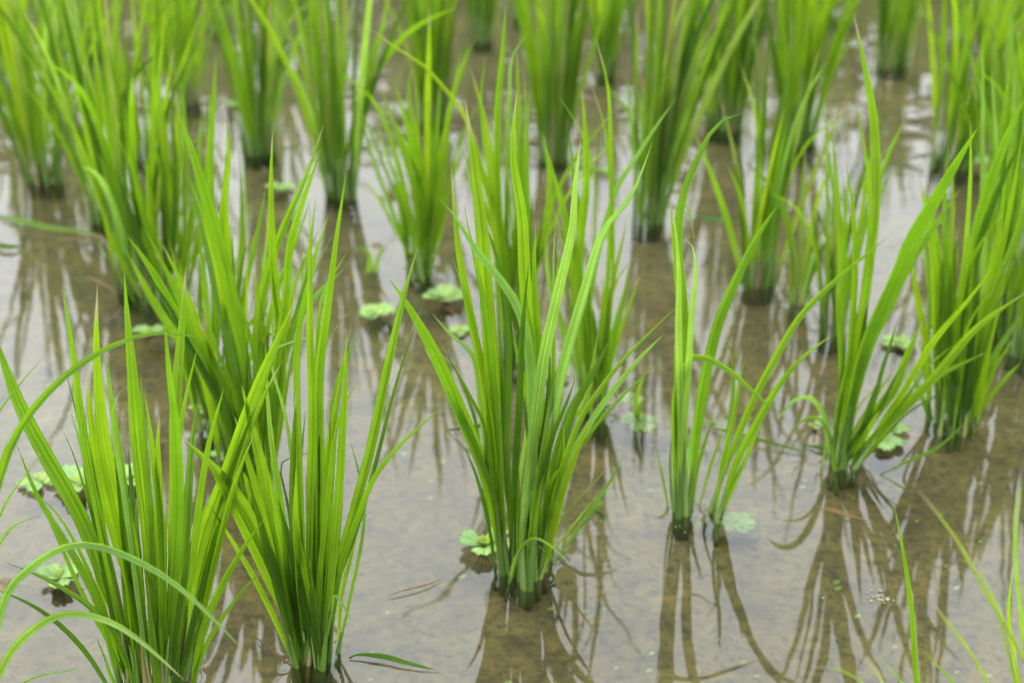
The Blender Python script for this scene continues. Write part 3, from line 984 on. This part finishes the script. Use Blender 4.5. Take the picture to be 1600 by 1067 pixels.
GROWN = [
    # px, py, blades, height, spread, radius, blade width, tint, tilt, label
    (70, 285, 22, .40, .22, .030, .011, 'g', 0, 'blurred rice plant at the left edge above the open brown water'),
    (172, 345, 20, .42, .13, .030, .012, 'g', 0, 'blurred rice plant left of the folded yellow green blade, foot beside drifting straw'),
    (405, 238, 20, .38, .12, .028, .012, 'g', 0, 'blurred rice plant standing right behind a pale water lettuce at upper left'),
    (530, 308, 24, .42, .13, .028, .012, 'g', 0, 'upright blurred rice plant left of the arching thin bladed one, dark foot'),
    (290, 160, 18, .38, .20, .030, .012, 'y', 0, 'blurred yellow green rice plant at the top, third from the left'),
    (20, 150, 18, .38, .25, .030, .012, 'y', 0, 'blurred rice plant in the top left corner of the photo'),
    (150, 80, 18, .38, .20, .030, .012, 'g', 0, 'blurred rice plant at the top edge second from the left corner'),
    (678, 190, 28, .42, .10, .030, .014, 'g', 0, 'dense broad bladed rice plant behind the arching one, near the top'),
    (752, 65, 20, .36, .08, .026, .014, 'g', 0, 'narrow dark footed rice plant at the top edge over the middle'),
    (866, 250, 24, .42, .16, .026, .013, 'g', 0, 'blurred rice plant with a dark narrow foot, above and right of the central plant'),
    (948, 115, 16, .34, .16, .026, .012, 'g', 0, 'blurred rice plant at the top with one orange dying blade'),
    (1010, 348, 26, .42, .12, .024, .012, 'g', 0.1, 'blurred upright rice plant whose long brown reflection runs beside the thin shoots'),
    (1133, 200, 26, .40, .12, .032, .013, 'g', 0, 'dark based rice plant near the top, right of centre'),
    (1248, 225, 24, .40, .14, .032, .012, 'y', 0, 'blurred bright rice plant at upper right left of the tall pointed blade'),
    (1240, 100, 14, .34, .18, .028, .012, 'g', 0, 'faint rice plant at the top edge behind the bright upper right one'),
    (1395, 105, 22, .36, .12, .030, .012, 'g', 0, 'dark green blurred rice plant at the top edge at right'),
    (1478, 262, 26, .42, .20, .034, .013, 'y', 0.25, 'blurred rice plant at upper right with a broad yellow blade leaning right'),
    (1555, 170, 24, .40, .16, .032, .012, 'g', 0, 'dense blurred rice plant in the top right corner of the photo'),
    (1185, 448, 16, .33, .14, .022, .010, 'g', 0, 'short rice plant with a ring of water about its foot, right of the thin shoots'),
    (1246, 478, 5, .20, .05, .008, .010, 'g', 0, 'single thin rice shoot beside a pale dead blade'),
    (1301, 522, 14, .28, .10, .016, .009, 'g', 0, 'small slender rice plant behind the tall pointed blade'),
    (1598, 405, 20, .34, .14, .034, .011, 'g', 0, 'rice plant cut by the right edge behind the bushy one'),
    (1612, 560, 16, .34, .14, .030, .011, 'g', 0, 'rice plant cut by the right edge in front of the others'),
    (1085, 40, 18, .36, .14, .028, .012, 'g', 0, 'blurred rice plant at the top edge between two broader ones'),
    (345, 45, 14, .36, .14, .028, .010, 'g', 0, 'faint rice plant at the top edge right of the third yellow green one'),
    (478, 30, 14, .36, .16, .028, .010, 'g', 0, 'faint rice plant at the top edge left of the open brown water'),
    (818, 30, 14, .36, .14, .026, .010, 'g', 0, 'faint rice plant at the top edge right of the narrow dark footed one'),
    (1180, 40, 14, .36, .16, .028, .010, 'y', 0, 'faint yellowish rice plant at the top edge right of centre'),
    (1315, 35, 14, .36, .16, .028, .010, 'g', 0, 'faint rice plant at the top edge above the tall pointed blade'),
    (1500, 60, 16, .36, .18, .030, .010, 'g', 0, 'faint rice plant at the top edge near the right corner'),
    (100, 190, 14, .34, .16, .028, .010, 'g', 0, 'thin rice plant between the two blurred plants at far left'),
    (235, 250, 14, .34, .18, .028, .010, 'y', 0, 'thin yellowish rice plant behind the folded over broad blade'),
    (1570, 300, 16, .34, .16, .028, .010, 'g', 0, 'rice plant at the right edge beside the larger upper right water lettuce'),
    (1560, 520, 16, .34, .20, .028, .010, 'g', 0, 'thin rice plant tangled with the right side of the bushy one'),
    (212, 452, 16, .36, .16, .026, .011, 'g', 0, 'rice plant crowded between the folded yellow blade and the fanned left plant'),
    (372, 735, 12, .26, .14, .024, .010, 'g', 0, 'low rice plant whose pale stems show between the two big left plants'),
    (430, 85, 14, .34, .16, .026, .012, 'g', 0, 'blurred rice plant at the top edge left of the middle'),
]
for i, (px, py, n, h, s, r, w, tint, tilt, lab) in enumerate(GROWN):
    if n:
        grown_clump(px, py, int(n * 1.5), h, s, r * .85, w * .8, lab, 300 + i, tint, tilt)

# rows beyond the top of the frame: seen only mirrored in the water between the nearer plants
protos = []
for k in range(3):
    p = grown_clump(300 + 450 * k, -30 - 6 * k, 18, .42, .16, .034, .014, 'rice plant standing just above the top edge, seen only by its reflection', 600 + k)
    p['group'] = 'rice plants beyond the top edge'
    protos.append(p)


def copy_thing(src, loc, rot):
    c = src.copy()
    col.objects.link(c)
    c.location = loc
    c.rotation_euler = (0, 0, rot)
    for ch in src.children:
        d = ch.copy()
        col.objects.link(d)
        d.parent = c
    return c


for row, (py, n) in enumerate(((-18, 10), (-62, 12), (-105, 13), (-145, 14), (-180, 14), (-215, 15), (-250, 15), (-285, 15))):
    for k in range(n):
        px = -150 + (k + 0.5 + 0.25 * (row % 2)) * 1900 / n + RG.uniform(-40, 40)
        copy_thing(protos[RG.randrange(3)], on_water(px, py + RG.uniform(-8, 8)), RG.uniform(0, 6.28))


# ------------------------------------------------------------------ water surface, drawn up a little where stems pierce it
xs = axis(-60, 60, -.62, .62, 0.0045)
ys = axis(-30, 90, 0.55, 1.75, 0.0045)
X, Y = np.meshgrid(np.array(xs), np.array(ys))
Z = np.zeros_like(X)
xa, ya = np.array(xs), np.array(ys)
for (sx, sy, sr_) in STEMS:
    i0, i1 = np.searchsorted(xa, (sx - .03, sx + .03))
    j0, j1 = np.searchsorted(ya, (sy - .03, sy + .03))
    if i1 <= i0 or j1 <= j0 or abs(sx) > .6 or sy > 1.75:
        continue
    d = np.hypot(X[j0:j1, i0:i1] - sx, Y[j0:j1, i0:i1] - sy)
    Z[j0:j1, i0:i1] = np.maximum(Z[j0:j1, i0:i1], 0.0016 * np.exp(-np.maximum(d - sr_, 0) / 0.0035))
V = np.stack([X.ravel(), Y.ravel(), Z.ravel()], 1).tolist()
nx = len(xs)
Fc = [(j * nx + i, j * nx + i + 1, (j + 1) * nx + i + 1, (j + 1) * nx + i) for j in range(len(ys) - 1) for i in range(nx - 1)]
water = mesh_obj('water', V, Fc, None, M['water'])
tag(water, 'still shallow paddy water mirroring the pale sky', None, None, 'structure')


# ------------------------------------------------------------------ trees far across the paddy, seen only as the dark rim of the mirrored sky
rng = random.Random(11)
V, Fc = [], []
for k in range(130):
    tx = -60 + k * 0.93 + rng.uniform(-.5, .5)
    ty = rng.uniform(36, 44)
    th = rng.uniform(8, 13.5)
    tr = rng.uniform(1.6, 2.8)
    for _ in range(190):
        while True:
            d = Vector((rng.uniform(-1, 1), rng.uniform(-1, 1), rng.uniform(-1, 1)))
            if 0.3 < d.length < 1:
                break
        c = Vector((tx + d.x * tr, ty + d.y * tr, th * .52 + d.z * th * .48 * (1 - .25 * abs(d.x))))
        a = Vector((rng.gauss(0, 1), rng.gauss(0, 1), rng.gauss(0, 1))).normalized() * rng.uniform(.25, .55)
        b = a.cross(Vector((rng.gauss(0, 1), rng.gauss(0, 1), rng.gauss(0, 1)))).normalized() * rng.uniform(.2, .45)
        o = len(V)
        V += [c - a, c + b, c + a, c - b]
        Fc.append((o, o + 1, o + 2, o + 3))
trees = mesh_obj('tree_line', V, Fc, None, simple('far_foliage', [(0.3, (0.03, 0.045, 0.015)), (0.7, (0.07, 0.095, 0.03))], 1.5), None)
tag(trees, 'far off trees beyond the paddy, only mirrored in the water', None, None, 'stuff')


# ------------------------------------------------------------------ water lettuce
def lettuce_leaf(root, az, L, W, tilt, z0, c, rng):
    out = Vector((math.cos(az), math.sin(az), 0))
    side = Vector((-math.sin(az), math.cos(az), 0))
    nu, nv = 9, 7
    V, Fc, U = [], [], []
    cup = rng.uniform(.1, .35)
    for j in range(nv):
        s = j / (nv - 1)
        w = W * 0.5 * (0.22 + 0.78 * math.sin(min(s * 1.25, 1) * math.pi / 2) ** 1.3)
        for i in range(nu):
            x = i / (nu - 1) * 2 - 1
            ln = L * s * (1 - 0.22 * x * x * s + 0.09 * math.cos(x * 9 + az) * s)
            rise = ln * math.sin(tilt) * (1 - 0.35 * s) + cup * w * x * x + 0.0010 * math.cos(x * 14 + az) * s
            V.append(out * (ln * math.cos(tilt) + .0015) + side * (w * x) + Vector((0, 0, z0 + rise)))
            U.append((0.5 + x / 2, s * 0.9))
    for j in range(nv - 1):
        for i in range(nu - 1):
            a = j * nu + i
            Fc.append((a, a + 1, a + nu + 1, a + nu))
    o = mesh_obj('leaf', V, Fc, U, M[c], root)
    sm = o.modifiers.new('thickness', 'SOLIDIFY')
    sm.thickness = 0.0008
    return o


LETTUCE = [
    # px, py, radius px, leaves, tilt, sunk, label
    (586, 490, 33, 9, .35, 0, 'pale water lettuce rosette left of the other, between two rice plants'),
    (697, 470, 38, 8, .65, 0, 'water lettuce with an upright leaf and orange runner, behind the central plant'),
    (722, 520, 22, 5, .35, 0, 'small water lettuce partly hidden by the left blades of the central plant'),
    (757, 856, 52, 7, .75, 0, 'bluish green water lettuce touching the foot of the central plant'),
    (92, 908, 52, 6, .85, 0, 'water lettuce with upright cupped leaves at the lower left'),
    (66, 756, 36, 5, .3, 0, 'small water lettuce leftmost of the cluster behind the corner plant'),
    (128, 760, 58, 9, .55, 0, 'large water lettuce in the cluster behind the corner plant'),
    (192, 752, 46, 8, .5, 0, 'water lettuce showing between the broad blades of the corner plant'),
    (1400, 672, 22, 6, .4, 0, 'water lettuce between the fan shaped plant and the bushy one, upper of two'),
    (1372, 692, 44, 7, .25, 0, 'water lettuce floating flat between the fan shaped plant and the bushy one'),
    (1275, 668, 14, 4, .3, 0, 'tiny water lettuce behind the arching blade of the fan shaped plant'),
    (1405, 540, 28, 7, .4, 0, 'water lettuce with brown edges left of the bushy right plant'),
    (1540, 258, 34, 8, .4, 0, 'blurred water lettuce at the upper right beside the leaning yellow blade'),
    (1500, 262, 20, 6, .4, 0, 'small blurred water lettuce left of the larger upper right one'),
    (400, 232, 26, 8, .5, 0, 'blurred water lettuce in front of a rice plant at upper left'),
    (438, 296, 24, 7, .4, 0, 'lone blurred water lettuce below the upper left one'),
    (365, 165, 18, 6, .4, 0, 'faint blurred water lettuce highest of those at upper left'),
    (868, 592, 24, 6, .5, 0, 'water lettuce half hidden behind the right blades of the central plant'),
    (1000, 655, 34, 12, .04, 1, 'sunken pale water weed rosette behind the thin shoots, under the water'),
    (985, 620, 22, 9, .06, 1, 'smaller sunken pale weed above the larger sunken rosette'),
    (1150, 812, 36, 9, .05, 1, 'sunken pale water lettuce at the foot of the slanting shoots'),
    (235, 520, 26, 6, .4, 0, 'water lettuce in the shade behind the tall left blades'),
    (315, 642, 22, 6, .4, 0, 'water lettuce in shade at the foot of the shaded plant'),
    (945, 268, 16, 5, .2, 0, 'tiny blurred pale floating leaf cluster right of the dark narrow foot'),
    (345, 715, 18, 5, .3, 0, 'small water lettuce in brown water behind the second bottom plant'),
]
for i, (px, py, rp, n, tilt, sunk, lab) in enumerate(LETTUCE):
    rng = random.Random(40 + i)
    p = on_water(px, py)
    r = rp * .92 * px_size(p)
    z0 = -0.003 if sunk else 0.0015
    root = thing('water_lettuce', (p.x, p.y, 0), lab, 'water lettuce', 'water lettuces floating among the rice')
    n += 2
    for k in range(n):
        inner = k >= n * 0.65
        az = k * 2.399 + rng.uniform(-.3, .3)
        L = r * (rng.uniform(.75, 1.05) if not inner else rng.uniform(.4, .6))
        tl = tilt * (rng.uniform(.3, .9) if not inner else rng.uniform(1.1, 1.6)) if not sunk else 0.02
        lettuce_leaf(root, az, L, L * rng.uniform(.55, .9), min(tl, 1.25), z0 - (0.0 if not sunk else 0.0), 'lettuce_y' if inner and not sunk else 'lettuce', rng)
    if not sunk:
        V, Fc, U = [], [], []
        for k in range(7):
            a = rng.uniform(0, 6.28)
            q = [Vector((0, 0, 0)), Vector((math.cos(a) * .004, math.sin(a) * .004, -.007)), Vector((math.cos(a) * .009, math.sin(a) * .009, -.014))]
            v, f, u = tube(q, [.0006, .0005, .0002], 4)
            o = len(V)
            V += v; U += u
            Fc += [tuple(x + o for x in ff) for ff in f]
        mesh_obj('roots', V, Fc, U, M['root'], root)

# ------------------------------------------------------------------ loose blades and straws on the water
LOOSE = [
    ('fallen_leaf', 8, 'g', .006, '546,1028 560,1022 600,1025 640,1036 684,1047', 'long green fallen blade floating flat to the right of the second bottom plant'),
    ('fallen_leaf', 6, 'dead', .004, '1276,791 1300,797 1330,806 1363,815', 'tan dead blade floating below the fan shaped plant'),
    ('fallen_leaf', 5, 'rust', .012, '398,994 420,1012 440,1030 468,1047', 'rusty orange dead blade at the foot of the second bottom plant'),
    ('fallen_leaf', 5, 'y', .008, '1092,663 1130,672 1170,682 1225,697 1277,711', 'thin yellow green blade lying on water behind the slanting shoots'),
    ('fallen_leaf', 9, 'p', .012, '-20,334 30,345 80,357 130,362 168,372', 'pale green stalk drifting at the left edge towards brown straw'),
    ('straw', 7, 'dead', .010, '85,376 120,372 150,368 166,380 172,396', 'bent brown straw at the end of the pale stalk'),
    ('straw', 5, 'dead', .010, '135,432 160,444 190,460', 'thin tan straw slanting in brown water behind the tall corner blades'),
    ('straw', 7, 'dead', .010, '158,506 175,496 188,484 190,478', 'curled tan straw below the thin slanting one'),
    ('fallen_leaf', 5, 'y', .006, '1375,742 1420,720 1465,700 1514,655', 'narrow green blade rising from the water in front of the bushy right plant'),
    ('fallen_leaf', 7, 'dead', .010, '1262,362 1268,378 1264,392 1256,402', 'pale curled dead blade beside the single thin shoot'),
    ('fallen_leaf', 6, 'p', .008, '1085,338 1120,344 1160,347', 'pale flat blade on the water right of the folded thin blade'),
    ('fallen_leaf', 6, 'p', .008, '1180,412 1205,408 1232,407', 'pale blade lying behind the short rice plant with the water ring'),
    ('straw', 5, 'dead', .008, '1425,422 1455,424 1480,423', 'pale straw seen between blades of the bushy right plant'),
    ('fallen_leaf', 7, 'p', .008, '905,262 940,268 960,275', 'blurred pale blade on the water near the upper middle'),
    ('fallen_leaf', 6, 'd', .03, '700,672 735,668 775,660 812,655', 'dark green bent blade jutting left low on the central plant'),
    ('fallen_leaf', 6, 'g', .006, '1255,695 1290,700 1330,704', 'short yellow green blade at the foot of the fan shaped plant'),
    ('straw', 5, 'rust', .006, '690,478 706,486 722,498', 'orange runner lying beside the upright leaved water lettuce'),
    ('fallen_leaf', 9, 'g', .01, '-20,383 0,384 22,386 34,385', 'short green blade tip poking in at the left edge'),
    ('fallen_leaf', 4, 'dead', .004, '690,905 660,915 620,925 600,935', 'faint sunken tan blade left of the central plant foot'),
]
for i, (nm, w, c, hmax, pts, lab) in enumerate(LOOSE):
    rng = random.Random(70 + i)
    P = [tuple(map(float, q.split(','))) for q in pts.split()]
    path = []
    for k, (x, y) in enumerate(P):
        s = k / (len(P) - 1)
        path.append(on_water(x, y, 0.0012 + hmax * math.sin(s * math.pi) * 0.5))
    if 'rising' in lab:
        path = [at_depth(x, y, on_water(*P[0]).y) for x, y in P]
    mid = path[len(path) // 2].copy()
    mid.z = 0
    V, Fc, U, _ = blade(path, w * px_size(mid) * (0.75 if c in ('dead', 'rust') else 1.05), rng, yaw=0.15, sheath=.35, peak=.4, fold=.12, twist=.4)
    o = mesh_obj(nm, [v - mid for v in V], Fc, U, M[c], None, mid)
    sm = o.modifiers.new('thickness', 'SOLIDIFY')
    sm.thickness = 0.0004
    tag(o, lab, 'fallen leaf' if nm == 'fallen_leaf' else 'straw')

# young shoots standing alone
for (px, py, pts, lab) in ((575, 425, '575,425 578,400 566,388 552,392|588,424 590,405 598,390 607,380', 'tiny two leaved seedling left of the arching rice plant'),
                           (922, 795, '922,795 930,790 940,785 945,780|921,797 935,800 944,812 946,824', 'tiny sprout poking out right of the central plant'),
                           (995, 650, '995,650 993,630 1000,600 1012,575|997,650 1000,635 1008,620', 'thin seedling standing in the sunken pale weed')):
    base = on_water(px, py)
    root = thing('seedling', base, lab, 'seedling')
    for k, s in enumerate(pts.split('|')):
        P = [tuple(map(float, q.split(','))) for q in s.split()]
        path = [on_water(P[0][0], P[0][1], -.01)] + [at_depth(x, y, on_water(*P[0]).y - .002 * j) for j, (x, y) in enumerate(P)]
        path = [Vector((p.x, p.y, max(p.z, -.01))) for p in path]
        V, Fc, U, _ = blade(path, 8 * px_size(base), random.Random(px + k), sheath=.3)
        mesh_obj('leaf', [v - base for v in V], Fc, U, M['g'], root)

# sunken green scraps and loose duckweed
rng = random.Random(5)
V, Fc = [], []
for _ in range(150):
    if rng.random() < .45:
        p = on_water(rng.uniform(540, 1560), rng.uniform(560, 1060))
        z, rr = -.009, rng.uniform(.0012, .0032)
    else:
        cx, cy = rng.choice(((130, 770), (60, 900), (700, 500), (1390, 680), (620, 400), (480, 275), (985, 640), (90, 380), (240, 520), (1410, 545)))
        p = on_water(cx + rng.gauss(0, 34), cy + rng.gauss(0, 16))
        z, rr = .0008, rng.uniform(.0006, .0014)
    o, a0 = len(V), rng.uniform(0, 6)
    for k in range(8):
        a = a0 + k / 8 * 6.283
        q = rr * (1 + .25 * math.sin(2 * a))
        V.append((p.x + math.cos(a) * q, p.y + math.sin(a) * q, z + .0003 * math.sin(a * 3)))
    Fc.append(tuple(range(o, o + 8)))
tag(mesh_obj('duckweed', V, Fc, None, M['duckweed']), 'scattered duckweed and small green scraps on and under the water', None, None, 'stuff')

# froth and specks
rng = random.Random(5)


def blobs(name, centres, material, label, cat=None, origin=Vector((0, 0, 0))):
    V, Fc = [], []
    for (x, y, r, hgt) in centres:
        o = len(V)
        for j in range(3):
            for k in range(7):
                a = k / 7 * 6.283
                rr = r * (1, .75, .3)[j] * (1 + .25 * math.sin(a * 2 + x * 900))
                V.append((x + math.cos(a) * rr - origin.x, y + math.sin(a) * rr * .8 - origin.y, (0.0004, hgt * .7, hgt)[j]))
        for j in range(2):
            for k in range(7):
                Fc.append((o + j * 7 + k, o + j * 7 + (k + 1) % 7, o + j * 7 + 7 + (k + 1) % 7, o + j * 7 + 7 + k))
        Fc.append(tuple(o + 14 + k for k in range(7)))
    ob = mesh_obj(name, V, Fc, None, material, None, origin)
    return ob


c0 = on_water(1372, 934)
cs = []
for _ in range(26):
    cs.append((c0.x + rng.gauss(0, .0055), c0.y + rng.gauss(0, .004), rng.uniform(.0007, .0022), rng.uniform(.0006, .0018)))
tag(blobs('froth', cs, M['froth'], '', origin=c0), 'small patch of froth and debris on water in the lower right', None, None, 'stuff')
cs = []
for _ in range(420):
    p = on_water(rng.uniform(-50, 1650), rng.uniform(60, 1080))
    if rng.random() < .6 and cs:
        q = rng.choice(cs)
        p = Vector((q[0] + rng.gauss(0, .02), q[1] + rng.gauss(0, .02), 0))
    cs.append((p.x, p.y, rng.uniform(.0003, .0011), .0006))
tag(blobs('floating_specks', cs, M['speck'], ''), 'tiny specks of plant debris scattered over the water', None, None, 'stuff')
